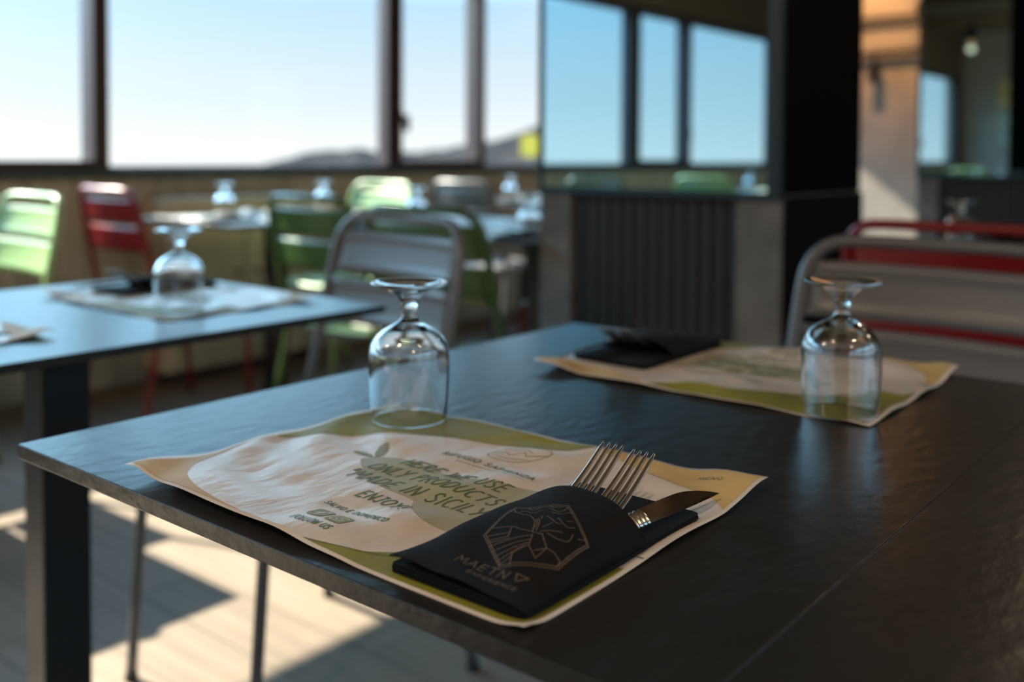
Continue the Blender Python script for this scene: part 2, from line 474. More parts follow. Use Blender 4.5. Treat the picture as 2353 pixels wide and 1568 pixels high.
ld = bpy.data.lights.new('warm_wash', 'SPOT'); ld.energy = 80; ld.color = (1, .50, .20); ld.spot_size = R(95); ld.spot_blend = .8; ld.shadow_soft_size = .05
lo = bpy.data.objects.new('warm_wash', ld); COL.objects.link(lo); lo.location = (-1.85, Y1 - .75, 2.6)
lo.rotation_euler = (Vector((-1.75, Y1, 2.1)) - Vector(lo.location)).to_track_quat('-Z', 'Y').to_euler()

# ------------------------------------------------------------------ tables
TH = .012
def make_table(w, d, label, group=None, posts=None):
    t = thing('restaurant_table', label, 'table', group=group)
    obj('tabletop', B(-w / 2, w / 2, -d / 2, d / 2, .75 - TH, .75), M['slate'], t, bevel=.0008)
    for px in (posts or [0]):
        bm = bmesh.new()
        box(bm, px - .030, px + .030, -.037 + .015, .037 + .015, .008, .75 - TH - .004)
        obj('pedestal', bm, M['blacksteel'], t, bevel=.002)
        obj('top_plate', B(px - .16, px + .16, -.16, .16, .75 - TH - .004, .75 - TH), M['blacksteel'], t)
        obj('base_plate', B(px - .2, px + .2, -.2, .2, 0, .008), M['plate'], t, bevel=.002)
    return t
def place_table(t, x0, y0, w=.632, d=.8):
    t.location = (x0 + w / 2, y0 + d / 2, 0)
    return t
TL = [((0, 0), 'nearest slate-topped table, napkin and cutlery on the front placemat'),
      ((.6321, 0), 'empty slate-topped table butted against the nearest table, lower right'),
      ((-.962, -.065), 'blue-reflecting table at the left with placemat and upturned glass'),
      ((-2.64, 1.63), 'sunlit small table with glasses beside the crimson chair'),
      ((-.02, 1.99), 'table behind the red chair, right of the mirror column'),
      ((-2.60, -.02), 'table by the window hidden left of the pale green chair'),
      ((-2.75, 3.36), 'far table by the windows behind the light green chair'),
      ((-2.1, 4.9), 'far sunlit table seen between the two mirror columns'),
      ((-2.4, -2.6), 'window table seen only in the column mirror')]
proto = make_table(.632, .8, TL[0][1], 'slate-topped restaurant tables')
for i, ((x0, y0), lab) in enumerate(TL):
    t = proto if i == 0 else copy_tree(proto)
    t['label'] = lab
    place_table(t, x0, y0)
# The nearest table's neighbour has a faint scratch and a seam along the joint, built into their edges.
t6 = make_table(1.12, .8, 'long table left of the column with several place settings', 'slate-topped restaurant tables', posts=[-.3, .3])
place_table(t6, -2.0, 1.78, 1.12)

# ------------------------------------------------------------------ chairs
def slat(bm, zc, h, yc, ydz, halfw, curve, th=.003, n=12):
    """a curved, slightly leaning strip across the back"""
    prof = []
    m_ = 6
    for k in range(m_ + 1):
        a = k / m_ * 2 - 1
        prof.append((a * h / 2, -.006 * (abs(a) ** 6)))      # edges rolled back
    front, back = [], []
    for i in range(n + 1):
        s = i / n * 2 - 1
        x = s * halfw
        yb = yc + curve * (1 - s * s)
        front.append([bm.verts.new((x, yb + (zc + dz - .8) * ydz - dy * -1, zc + dz)) for dz, dy in prof])
        back.append([bm.verts.new((x, yb + (zc + dz - .8) * ydz + dy * -0 + th, zc + dz)) for dz, dy in prof])
    for i in range(n):
        for k in range(m_):
            bm.faces.new((front[i][k], front[i + 1][k], front[i + 1][k + 1], front[i][k + 1]))
            bm.faces.new((back[i][k], back[i][k + 1], back[i + 1][k + 1], back[i + 1][k]))
        bm.faces.new((front[i][0], back[i][0], back[i + 1][0], front[i + 1][0]))
        bm.faces.new((front[i][m_], front[i + 1][m_], back[i + 1][m_], back[i][m_]))
    for i in (0, n):
        for k in range(m_):
            bm.faces.new((front[i][k], front[i][k + 1], back[i][k + 1], back[i][k]))
def make_chair(mm, label):
    t = thing('dining_chair', label, 'chair', group='metal slat-back chairs')
    r_ = .0105
    # back frame: inverted U with rounded corners, leaning back
    half = []
    def yb(z): return .155 + (z - .44) * .22
    pts = [(-.208, yb(.44), .44), (-.204, yb(.6), .60), (-.197, yb(.77), .77), (-.187, yb(.825), .823), (-.160, yb(.855) + .004, .853), (-.115, yb(.862) + .010, .861),
           (0, yb(.862) + .020, .861)]
    full = pts + [(-x, y_, z) for x, y_, z in pts[-2::-1]]
    obj('back_frame', tube(bmesh.new(), smoothpath(full, 5), r_, 12), mm, t, smooth=True)
    for zc, h in ((.785, .086), (.682, .092)):
        bm = bmesh.new()
        slat(bm, zc, h, .232, .22, .193, .022)
        obj('backrest_slat', bm, mm, t, smooth=True)
    # seat frame and three dished slats
    loop = [(-.195, .15, .435), (-.20, 0, .438), (-.205, -.17, .44), (-.18, -.215, .44), (0, -.225, .44), (.18, -.215, .44), (.205, -.17, .44), (.20, 0, .438), (.195, .15, .435)]
    obj('seat_frame', tube(bmesh.new(), smoothpath(loop, 5), .010, 10), mm, t, smooth=True)
    for yc in (-.15, -.025, .10):
        bm = bmesh.new(); n_ = 10; fr = []
        for i in range(n_ + 1):
            s = i / n_ * 2 - 1
            z = .449 - .012 * (1 - s * s)
            row = []
            for k, (dy, dz) in enumerate(((-.056, -.008), (-.050, 0), (0, .001), (.050, 0), (.056, -.008), (.05, -.004), (0, -.003), (-.05, -.004))):
                row.append(bm.verts.new((s * .196, yc + dy, z + dz)))
            fr.append(row)
        for i in range(n_):
            for k in range(8):
                bm.faces.new((fr[i][k], fr[i][(k + 1) % 8], fr[i + 1][(k + 1) % 8], fr[i + 1][k]))
        bm.faces.new(fr[0]); bm.faces.new(fr[-1][::-1])
        obj('seat_slat', bm, mm, t, smooth=True)
    for s in (-1, 1):
        for path in ([(s * .208, .155, .442), (s * .214, .165, .36), (s * .232, .238, .012)], [(s * .20, -.19, .438), (s * .205, -.205, .40), (s * .206, -.235, .012)]):
            lg = obj('leg', tube(bmesh.new(), smoothpath(path, 6), .0105, 10), mm, t, smooth=True)
            e = path[-1]
            obj('rubber_foot', tube(bmesh.new(), [(e[0], e[1], .014), (e[0], e[1], 0)], .0125, 10), M['rubber'], lg)
    return t
chairs = [
    # x, y, rotation, colour, label
    (-.655, .82, -.07, 'taupe', 'taupe-grey slat-back metal chair pulled up behind the left table'),
    (.390, .925, 0, 'taupe', 'large taupe-grey metal chair at the right behind the nearest table'),
    (.28, 1.87, math.pi, 'red', 'bright red metal chair back to back with the taupe chair at the right'),
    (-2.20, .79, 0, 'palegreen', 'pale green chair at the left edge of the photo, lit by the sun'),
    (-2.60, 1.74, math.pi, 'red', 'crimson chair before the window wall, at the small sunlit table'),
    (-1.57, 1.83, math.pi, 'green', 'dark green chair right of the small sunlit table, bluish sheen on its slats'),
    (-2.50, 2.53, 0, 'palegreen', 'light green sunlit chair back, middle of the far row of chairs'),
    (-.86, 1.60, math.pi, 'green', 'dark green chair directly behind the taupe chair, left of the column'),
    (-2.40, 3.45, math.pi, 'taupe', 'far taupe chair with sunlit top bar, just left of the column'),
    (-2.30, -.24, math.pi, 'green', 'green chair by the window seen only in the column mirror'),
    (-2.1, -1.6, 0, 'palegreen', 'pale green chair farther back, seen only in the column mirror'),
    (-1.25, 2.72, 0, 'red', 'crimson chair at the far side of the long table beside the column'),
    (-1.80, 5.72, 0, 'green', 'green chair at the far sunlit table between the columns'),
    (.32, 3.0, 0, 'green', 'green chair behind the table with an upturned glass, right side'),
]
P = {}
for x, y, rz, c, lab in chairs:
    if c not in P:
        P[c] = o = make_chair(M[c], lab)
    else:
        o = copy_tree(P[c])
    o['label'] = lab
    o.location = (x, y, 0); o.rotation_euler = (0, 0, rz)

# ------------------------------------------------------------------ placemat
ML, MW = .386, .286
def g(d): return math.exp(-d * d)
def ss(a, b_, x):
    t = max(0, min(1, (x - a) / (b_ - a))); return t * t * (3 - 2 * t)
def hmat(s, t):
    """height of the paper above the table"""
    z = .0008
    keep = 1 - (ss(.218, .263, s) * (1 - ss(.215, .25, t)))                 # flat under the napkin
    keep *= 1 - g(math.hypot(s - .053, t - .252) / .045)                   # flat under the glass
    w = math.sin(t * 62 + 5.5 * math.sin(s * 17) + s * 21) * math.sin(s * 13 + 1.2) + .6 * math.sin(t * 118 + s * 33 + 1) * math.sin(s * 23)
    z += keep * .0017 * (1.3 + w)
    z += .005 * g(math.hypot(s, t) / .045)
    z += .0045 * g(math.hypot(s - .075, t) / .075) * (1 - ss(.0, .10, t))
    z += .0035 * g((s - .19) / .05) * g(t / .03)
    z += .0075 * g(math.hypot(ML - s, MW - t) / .045)
    z += .004 * g(math.hypot(ML - s, t) / .012)
    z += .0035 * g((t - .16) / .05) * g((ML - s) / .02)
    return z
def clip_poly(poly, x0, x1, y0, y1):
    def cl(p, ins, inter):
        o = []
        for i in range(len(p)):
            a, b_ = p[i - 1], p[i]
            ia, ib = ins(a), ins(b_)
            if ib:
                if not ia: o.append(inter(a, b_))
                o.append(b_)
            elif ia: o.append(inter(a, b_))
        return o
    def ix(v): return lambda a, b_: (v, a[1] + (b_[1] - a[1]) * (v - a[0]) / (b_[0] - a[0]))
    def iy(v): return lambda a, b_: (a[0] + (b_[0] - a[0]) * (v - a[1]) / (b_[1] - a[1]), v)
    p = poly
    for ins, it in ((lambda q: q[0] >= x0, ix(x0)), (lambda q: q[0] <= x1, ix(x1)), (lambda q: q[1] >= y0, iy(y0)), (lambda q: q[1] <= y1, iy(y1))):
        if not p: return p
        p = cl(p, ins, it)
    return p
NS, NT = 74, 57
def overlay(bm, poly, off, hf=hmat, L=ML, W=MW, ns=NS, ntt=NT):
    xs = [p[0] for p in poly]; ys = [p[1] for p in poly]
    for i in range(ns):
        x0, x1 = L * i / ns, L * (i + 1) / ns
        if x1 < min(xs) or x0 > max(xs): continue
        for j in range(ntt):
            y0, y1 = W * j / ntt, W * (j + 1) / ntt
            if y1 < min(ys) or y0 > max(ys): continue
            q = clip_poly(poly, x0, x1, y0, y1)
            qq = []
            for p in q:
                if not qq or math.hypot(p[0] - qq[-1][0], p[1] - qq[-1][1]) > 1e-6: qq.append(p)
            if len(qq) > 2 and math.hypot(qq[0][0] - qq[-1][0], qq[0][1] - qq[-1][1]) < 1e-6: qq.pop()
            if len(qq) < 3: continue
            ar = sum(qq[k - 1][0] * qq[k][1] - qq[k][0] * qq[k - 1][1] for k in range(len(qq)))
            if abs(ar) < 1e-9: continue
            if ar < 0: qq.reverse()
            bm.faces.new([bm.verts.new((a, b_, hf(a, b_) + off)) for a, b_ in qq])
SH = .018
def sx(a):
    return min(a + SH, ML - .0035) if a >= .02 else a * (1 + SH / .02)
def shifted(poly):
    return [(sx(a), b_) for a, b_ in poly]
def smooth2(poly, n=5, closed=True):
    return [(p.x, p.y) for p in smoothpath([(a, b_, 0) for a, b_ in poly], n, closed)]
def ribbon(bm, pts, w, off, hf, step=.004):
    """stroke of width w lying on the surface hf"""
    P_ = [Vector((a, b_)) for a, b_ in pts]
    for a, b_ in zip(P_, P_[1:]):
        d = b_ - a; Ln = d.length
        if Ln < 1e-7: continue
        d /= Ln; n_ = Vector((-d.y, d.x)) * w / 2
        a2 = a - d * w * .35; Ln += w * .7
        k = max(1, int(math.ceil(Ln / step)))
        for i in range(k):
            p, q = a2 + d * (Ln * i / k), a2 + d * (Ln * (i + 1) / k)
            bm.faces.new([bm.verts.new((c.x, c.y, hf(c.x, c.y) + off)) for c in (p - n_, q - n_, q + n_, p + n_)])
def arc(cx, cy, rx, ry, a0, a1, n=10):
    return [(cx + rx * math.cos(R(a0 + (a1 - a0) * i / n)), cy + ry * math.sin(R(a0 + (a1 - a0) * i / n))) for i in range(n + 1)]
# hand-drawn stroke letters on a 0..1 high grid
G = {
 'A': (.62, [[(0, 0), (.30, 1), (.60, 0)], [(.10, .36), (.52, .36)]]),
 'C': (.56, [arc(.34, .5, .32, .5, 60, 300)]),
 'D': (.62, [[(.04, 0), (.04, 1)], [(.04, 1), (.30, .97), (.54, .72), (.54, .30), (.30, .03), (.04, 0)]]),
 'E': (.52, [[(.48, .98), (.05, 1), (.03, .5), (.03, 0), (.48, .03)], [(.04, .52), (.40, .53)]]),
 'F': (.50, [[(.48, .98), (.05, 1), (.03, 0)], [(.04, .52), (.38, .53)]]),
 'G': (.62, [arc(.34, .5, .32, .5, 55, 330) + [(.62, .45), (.38, .45)]]),
 'H': (.60, [[(.04, 0), (.04, 1)], [(.56, 0), (.56, 1)], [(.04, .5), (.56, .52)]]),
 'I': (.14, [[(.07, 0), (.07, 1)]]),
 'J': (.46, [[(.14, 1), (.46, 1)], [(.34, 1), (.34, .2), (.2, 0), (.02, .15)]]),
 'L': (.46, [[(.04, 1), (.04, .02), (.44, 0)]]),
 'M': (.76, [[(.02, 0), (.10, 1), (.38, .35), (.64, 1), (.74, 0)]]),
 'N': (.62, [[(.04, 0), (.06, 1), (.54, 0), (.58, 1)]]),
 'O': (.66, [arc(.33, .5, .31, .5, 90, 450, 14)]),
 'P': (.52, [[(.04, 0), (.04, 1), (.30, .98), (.48, .76), (.34, .52), (.05, .46)]]),
 'R': (.56, [[(.04, 0), (.04, 1), (.30, .98), (.48, .76), (.34, .54), (.05, .48)], [(.24, .5), (.54, 0)]]),
 'S': (.52, [[(.48, .86), (.34, 1), (.12, .93), (.07, .72), (.26, .54), (.44, .36), (.40, .1), (.20, 0), (.02, .12)]]),
 'T': (.60, [[(0, 1), (.60, .98)], [(.30, 1), (.30, 0)]]),
 'U': (.60, [[(.04, 1), (.05, .3), (.2, .02), (.4, .02), (.54, .3), (.56, 1)]]),
 'V': (.60, [[(0, 1), (.28, 0), (.58, 1)]]),
 'W': (.82, [[(0, 1), (.2, 0), (.41, .8), (.62, 0), (.82, 1)]]),
 'X': (.56, [[(0, 1), (.54, 0)], [(.52, 1), (0, 0)]]),
 'Y': (.56, [[(0, 1), (.28, .5)], [(.56, 1), (.20, 0)]]),
 'Z': (.56, [[(.02, 1), (.54, 1), (0, 0), (.56, 0)]]),
 'Ù': (.60, [[(.04, .8), (.05, .3), (.2, .02), (.4, .02), (.54, .3), (.56, .8)], [(.2, 1.15), (.36, .95)]]),
 '"': (.26, [[(.06, 1.1), (.04, .75)], [(.22, 1.1), (.20, .75)]]),
 '!': (.14, [[(.09, 1), (.07, .32)], [(.06, .06), (.065, 0)]]),
 ' ': (.30, []),
}
def text(bm, s, x, y, length, h, w, off, hf, slant=.18, rise=0.0, mirror=False, step=.004):
    gap = .20
    tot = sum(G[c][0] + gap for c in s) - gap
    k = length / tot
    cx = 0
    for c in s:
        wd, strokes = G[c]
        for st in strokes:
            pts = []
            for px, py in st:
                a = (cx + px) * k + py * h * slant
                b_ = py * h + (cx + px) * k * rise
                pts.append((x + a, y + b_))
            ribbon(bm, pts, w, off, hf, step)
        cx += wd + gap
def make_placemat():
    bm = bmesh.new()
    V = [[bm.verts.new((ML * i / NS, MW * j / NT, hmat(ML * i / NS, MW * j / NT))) for j in range(NT + 1)] for i in range(NS + 1)]
    for i in range(NS):
        for j in range(NT):
            bm.faces.new((V[i][j], V[i + 1][j], V[i + 1][j + 1], V[i][j + 1]))
    ob = obj('placemat', bm, M['paper'], None, smooth=True, rn=False)
    so = ob.modifiers.new('thickness', 'SOLIDIFY'); so.thickness = .0004; so.offset = -1
    e = .0035
    def ov(bm, poly, off): overlay(bm, shifted(poly), off)
    def rb(bm, pts, w, off, hf): ribbon(bm, [(a + SH, b_) for a, b_ in pts], w, off, hf)
    def tx(bm, st, x, *k, **kw): text(bm, st, x + SH, *k, **kw)
    bm = bmesh.new()
    ov(bm, smooth2([(.0045, .137), (.02, .163), (.045, .195), (.075, .217), (.12, .232), (.165, .242), (.19, .251), (.208, .264)], 4, False) + [(.220, MW - e), (e, MW - e), (e, .137)], .00026)
    obj('olive_corner_print', bm, M['olive'], ob, smooth=True, rn=False)
    bm = bmesh.new()
    ov(bm, [(.188, e)] + smooth2([(.196, .0055), (.223, .014), (.243, .030), (.27, .055), (.30, .075), (.33, .09), (.366, .099)], 4, False) + [(ML - e, .099), (ML - e, e)], .00026)
    obj('olive_corner_print', bm, M['olive'], ob, smooth=True, rn=False)
    bm = bmesh.new()
    ov(bm, [(e, e), (.125, e)] + smooth2([(.10, .005), (.07, .009), (.045, .016), (.024, .028), (.014, .045), (.008, .07), (e, .11)], 4, False), .00026)
    obj('kraft_corner_print', bm, M['kraft'], ob, smooth=True, rn=False)
    bm = bmesh.new()
    ov(bm, [(.224, MW - e)] + smooth2([(.236, .272), (.26, .262), (.29, .250), (.315, .246), (.34, .240), (.366, .222)], 4, False) + [(ML - e, .22), (ML - e, MW - e)], .00026)
    obj('kraft_corner_print', bm, M['kraft'], ob, smooth=True, rn=False)
    bm = bmesh.new()
    ov(bm, smooth2([(0.0948, 0.1358), (0.093, 0.1476), (0.1028, 0.1573), (0.1212, 0.161), (0.1569, 0.1559), (0.1918, 0.1614), (0.2246, 0.1674), (0.2473, 0.1743), (0.262, .160), (0.2412, 0.1144), (0.2516, 0.1001), (0.249, 0.0838), (0.244, 0.0767), (0.2296, 0.0755), (0.2143, 0.0789), (0.1963, 0.0907), (0.1883, 0.1009), (0.1761, 0.1022), (0.1554, 0.1028), (0.129, 0.1122)], 3), .00026)
    obj('sage_map_print', bm, M['sage'], ob, smooth=True, rn=False)
    bm = bmesh.new()
    ov(bm, smooth2([(0.0698, 0.1508), (0.0738, 0.1557), (0.0836, 0.1563), (0.0935, 0.1509), (0.087, 0.1484), (0.0787, 0.1475)], 3), .00034)
    ov(bm, smooth2([(0.0937, 0.1526), (0.0851, 0.1606), (0.0772, 0.1729), (0.0753, 0.181), (0.0775, 0.1829), (0.0888, 0.1716), (0.0948, 0.1611), (0.0958, 0.1544)], 3), .00034)
    def rsq(cx, cy, h, r_=.003):
        p = []
        for sx, sy, a0 in ((1, 1, 0), (-1, 1, 90), (-1, -1, 180), (1, -1, 270)):
            p += arc(cx + sx * (h - r_), cy + sy * (h - r_), r_, r_, a0, a0 + 90, 4)
        return p
    ov(bm, rsq(.164, .0385, .0078), .00034)
    ov(bm, rsq(.1835, .0375, .0078), .00034)
    obj('green_icon_print', bm, M['inkpale'], ob, smooth=True, rn=False)
    bm = bmesh.new()
    rb(bm, [(.168, .0435), (.1655, .0437), (.1645, .042), (.1645, .0325)], .0017, .00044, hmat)
    rb(bm, [(.1620, .0385), (.1672, .0385)], .0015, .00044, hmat)
    rb(bm, rsq(.1835, .0375, .005, .002) + [(.1885, .0375)], .0009, .00044, hmat)
    rb(bm, arc(.1835, .0375, .0024, .0024, 0, 360, 12), .0009, .00044, hmat)
    rb(bm, arc(.1866, .0406, .0003, .0003, 0, 360, 6), .0006, .00044, hmat)
    obj('pale_icon_marks', bm, M['paper'], ob, rn=False)
    bm = bmesh.new()
    o_ = .00044
    for s_, x, y, ln, h, w in (('HERE WE USE', .124, .150, .100, .0145, .0020), ('ONLY PRODUCTS', .111, .1265, .125, .0145, .0020),
                               ('"MADE IN SICILY"', .108, .1045, .139, .0145, .0020), ('ENJOY!', .153, .078, .043, .0115, .0016)):
        tx(bm, s_, x, y, ln, h, w, o_, hmat, rise=.02)
    obj('printed_lettering', bm, M['ink'], ob, rn=False)
    bm = bmesh.new()
    tx(bm, 'SALVO E DOMENICO', .146, .0555, .060, .0052, .0009, o_, hmat, rise=.0)
    obj('printed_lettering', bm, M['ink'], ob, rn=False)
    bm = bmesh.new()
    tx(bm, 'FOLLOW US', .156, .0185, .036, .0062, .0010, o_, hmat)
    obj('printed_lettering', bm, M['ink'], ob, rn=False)
    bm = bmesh.new()
    tx(bm, 'RIFUGIO SAPIENZA', .132, .1895, .094, .0062, .0011, o_, hmat, slant=0, rise=-.02)
    rb(bm, [(.152, .184), (.222, .1825)], .0005, o_, hmat)
    obj('printed_lettering', bm, M['ink'], ob, rn=False)
    bm = bmesh.new()
    tx(bm, 'MENÙ', .322, .2635, .020, .004, .0007, o_, hmat, slant=0)
    obj('printed_lettering', bm, M['ink'], ob, rn=False)
    bm = bmesh.new()
    rb(bm, [(.19, .0035), (.21, .0095), (.234, .0185), (.26, .030)], .0008, o_, hmat)
    obj('printed_lettering', bm, M['ink'], ob, rn=False)
    bm = bmesh.new()
    rb(bm, [(.352, .1165), (.3665, .1165)], .0012, o_, hmat)
    obj('printed_lettering', bm, M['ink'], ob, rn=False)
    bm = bmesh.new()
    c_, s2 = math.cos(R(38)), math.sin(R(38))
    el = [(.182 + a * c_ - b_ * s2, .228 + a * s2 + b_ * c_) for a, b_ in arc(0, 0, .026, .0155, 0, 360, 28)]
    rb(bm, el, .0008, o_, hmat)
    for pl in ([(.160, .219), (.170, .226), (.176, .222), (.184, .232), (.190, .226), (.205, .236)], [(.172, .232), (.182, .238), (.190, .234)], [(.168, .214), (.18, .216), (.195, .222)]):
        rb(bm, pl, .0008, o_, hmat)
    obj('oval_emblem', bm, M['inkpale'], ob, rn=False)
    return ob

# ------------------------------------------------------------------ napkin pouch
NX0, NW, NY0, NL = .4255, .1015, .0205, .189       # footprint of the folded napkin beside the reference mat
PL = .122                                          # length of the pouch flap
def hnap(x, y):
    """height of the pouch's upper sheet; x, y in near-table coordinates"""
    a = max(0, min(1, (x - NX0) / NW)); b_ = max(0, min(1, (y - NY0) / PL))
    prof = max(0.0, 1 - abs(2 * a - 1) ** 3.2) ** .75
    H = .0040 + .0140 * ss(0, .62, b_) + .0015 * math.sin(a * 9 + b_ * 4) * b_
    z = .0052 + H * prof
    z += .0045 * (1 - b_) ** 3 * (1 - a) ** 2.2
    z += .0006 * math.sin(14 * a + 17 * b_) * prof
    return z
LOGO = [[(610,636),(559,1009),(834,1188),(1168,925),(1175,616),(912,425),(610,636)],[(618,647),(575,993),(841,1165),(1156,921),(1160,630),(903,445),(618,647)],[(608,710),(743,765),(781,757),(867,776)],[(729,754),(770,671)],[(668,602),(770,671)],[(642,640),(760,706)],[(718,563),(892,748)],[(762,526),(909,707)],[(810,491),(917,673)],[(856,460),(916,643)],[(891,443),(909,534)],[(688,586),(788,657)],[(894,553),(947,467)],[(898,547),(932,663)],[(870,772),(804,885),(724,937),(683,923),(589,923)],[(870,772),(933,786),(1031,699),(1032,592),(937,654),(886,752)],[(1031,699),(988,641)],[(1031,699),(1085,698),(1150,668),(1159,615)],[(568,972),(639,922),(646,983),(711,983),(730,1042)],[(629,1038),(681,1023),(702,1062)],[(763,1081),(845,1060),(860,1108),(839,1181)],[(739,1116),(784,1099),(823,1142)],[(795,929),(840,881),(877,797)],[(794,967),(816,929)],[(793,911),(830,873),(850,822)],[(827,974),(933,925),(963,934)],[(901,984),(1001,932),(1035,970)],[(887,846),(914,909)],[(904,800),(941,832),(1020,865)],[(953,809),(1027,799),(1090,827),(1069,906)],[(888,1078),(919,1122)],[(967,988),(981,1027)],[(1047,1004),(1099,964),(1164,928)],[(1108,900),(1132,943)],[(814,1034),(865,1034),(896,1060)]]
def make_napkin():
    t = thing('napkin_pouch', '', 'napkin')
    ox, oy = NX0, NY0
    # stack of folded layers
    bm = bmesh.new()
    for k in range(5):
        z0 = .0002 + k * .00098
        dx = (.0012, -.0008, .0006, -.0004, .0010)[k]; dy = (.0, .0016, .0005, .002, .0012)[k]
        x0, x1, y0, y1 = ox + dx, ox + NW - abs(dx), oy + dy, oy + NL - .002 * (k % 2)
        p = []
        for cx, cy, a0 in ((x1 - .005, y1 - .005, 0), (x0 + .005, y1 - .005, 90), (x0 + .002, y0 + .002, 180), (x1 - .002, y0 + .002, 270)):
            rr = .005 if a0 < 180 else .002
            p += arc(cx, cy, rr, rr, a0, a0 + 90, 5)
        lo_ = [bm.verts.new((a, b_, z0)) for a, b_ in p]; hi = [bm.verts.new((a, b_, z0 + .0009)) for a, b_ in p]
        bm.faces.new(lo_[::-1]); bm.faces.new(hi)
        for i in range(len(p)):
            j = (i + 1) % len(p)
            bm.faces.new((lo_[i], lo_[j], hi[j], hi[i]))
    obj('folded_layers', bm, M['napkin'], t)
    # front flap of the pouch with puffed middle and curved mouth
    bm = bmesh.new(); n1, n2 = 44, 40
    V = []
    for i in range(n1 + 1):
        a = i / n1; row = []
        for j in range(n2 + 1):
            b_ = j / n2
            y_ = oy + b_ * (PL + .012 * math.sin(math.pi * a) ** 1.0 - .004 * a)
            x_ = ox + a * NW
            row.append(bm.verts.new((x_, y_, hnap(x_, y_))))
        V.append(row)
    for i in range(n1):
        for j in range(n2):
            bm.faces.new((V[i][j], V[i + 1][j], V[i + 1][j + 1], V[i][j + 1]))
    fl = obj('pouch_flap', bm, M['napkin'], t, smooth=True, rn=False)
    so = fl.modifiers.new('thickness', 'SOLIDIFY'); so.thickness = .0011; so.offset = -1
    bm = bmesh.new()
    for si, st in enumerate(LOGO):
        pts = [(.4 + a * 1e-4, b_ * 1e-4) for a, b_ in st]
        if si > 17 and len(pts) > 2:
            pts = smooth2(pts, 3, False)
        ribbon(bm, pts, .0007, .0003, hnap, .002)
    text(bm, 'MAETN', .4640, .0345, .036, .0062, .0008, .0003, hnap, slant=0, rise=.03, step=.002)
    ribbon(bm, [(.5035, .0425), (.5115, .0430), (.5070, .0370), (.5035, .0425)], .0009, .0003, hnap, .002)
    text(bm, 'EXPERIENCE', .478, .0290, .034, .0026, .0006, .0003, hnap, slant=0, rise=.03, step=.002)
    obj('printed_emblem', bm, M['bronze'], fl, rn=False)
    return t

# ------------------------------------------------------------------ cutlery (in near-table coordinates, z above the table)
def sweep(bm, secs):
    """closed loft through cross-sections (lists of points)"""
    rings = [[bm.verts.new(p) for p in s] for s in secs]
    n_ = len(rings[0])
    for a, b_ in zip(rings, rings[1:]):
        for k in range(n_):
            bm.faces.new((a[k], a[(k + 1) % n_], b_[(k + 1) % n_], b_[k]))
    bm.faces.new(rings[0][::-1]); bm.faces.new(rings[-1])
def oval(c, w, th, n=10, tilt=0):
    return [(c[0] + w / 2 * math.cos(2 * math.pi * k / n), c[1] , c[2] + th / 2 * math.sin(2 * math.pi * k / n)) for k in range(n)]
def make_fork(cx, zoff, tipx, lean=0.0):
    """handle from the pouch bottom, head out of its mouth; y forward, tines rising"""
    t = thing('dinner_fork', '', 'fork')
    bm = bmesh.new()
    hs = [(.050, .0085, .0018, .0075), (.054, .0120, .0020, .0076), (.075, .0095, .0022, .0085), (.095, .0062, .0026, .0098), (.112, .0055, .0028, .0110), (.122, .0075, .0026, .0122), (.131, .0150, .0024, .0132), (.139, .0205, .0022, .0140), (.147, .0213, .0021, .0150)]
    sweep(bm, [oval((cx, y_, z + zoff - .0042), w, th, 12) for y_, w, th, z in hs])
    obj('fork_handle', bm, M['steel'], t, smooth=True)
    for k in range(4):
        f_ = (k - 1.5)
        x0 = cx + f_ * .0056
        x1 = tipx + f_ * .0053
        bm = bmesh.new(); secs = []
        n_ = 12
        for i in range(n_ + 1):
            u_ = i / n_
            y_ = .143 + (.2010 - .143) * u_
            z = .0106 + zoff + .0265 * u_ ** 1.35
            x = x0 + (x1 - x0) * u_
            w = .0046 - .0016 * u_ ** 2.0; th = .0028 - .0008 * u_
            if i == n_: w, th = .0016, .0010
            secs.append(oval((x, y_, z), w, th, 10))
        sweep(bm, secs)
        obj('tine', bm, M['steel'], t, smooth=True)
    return t
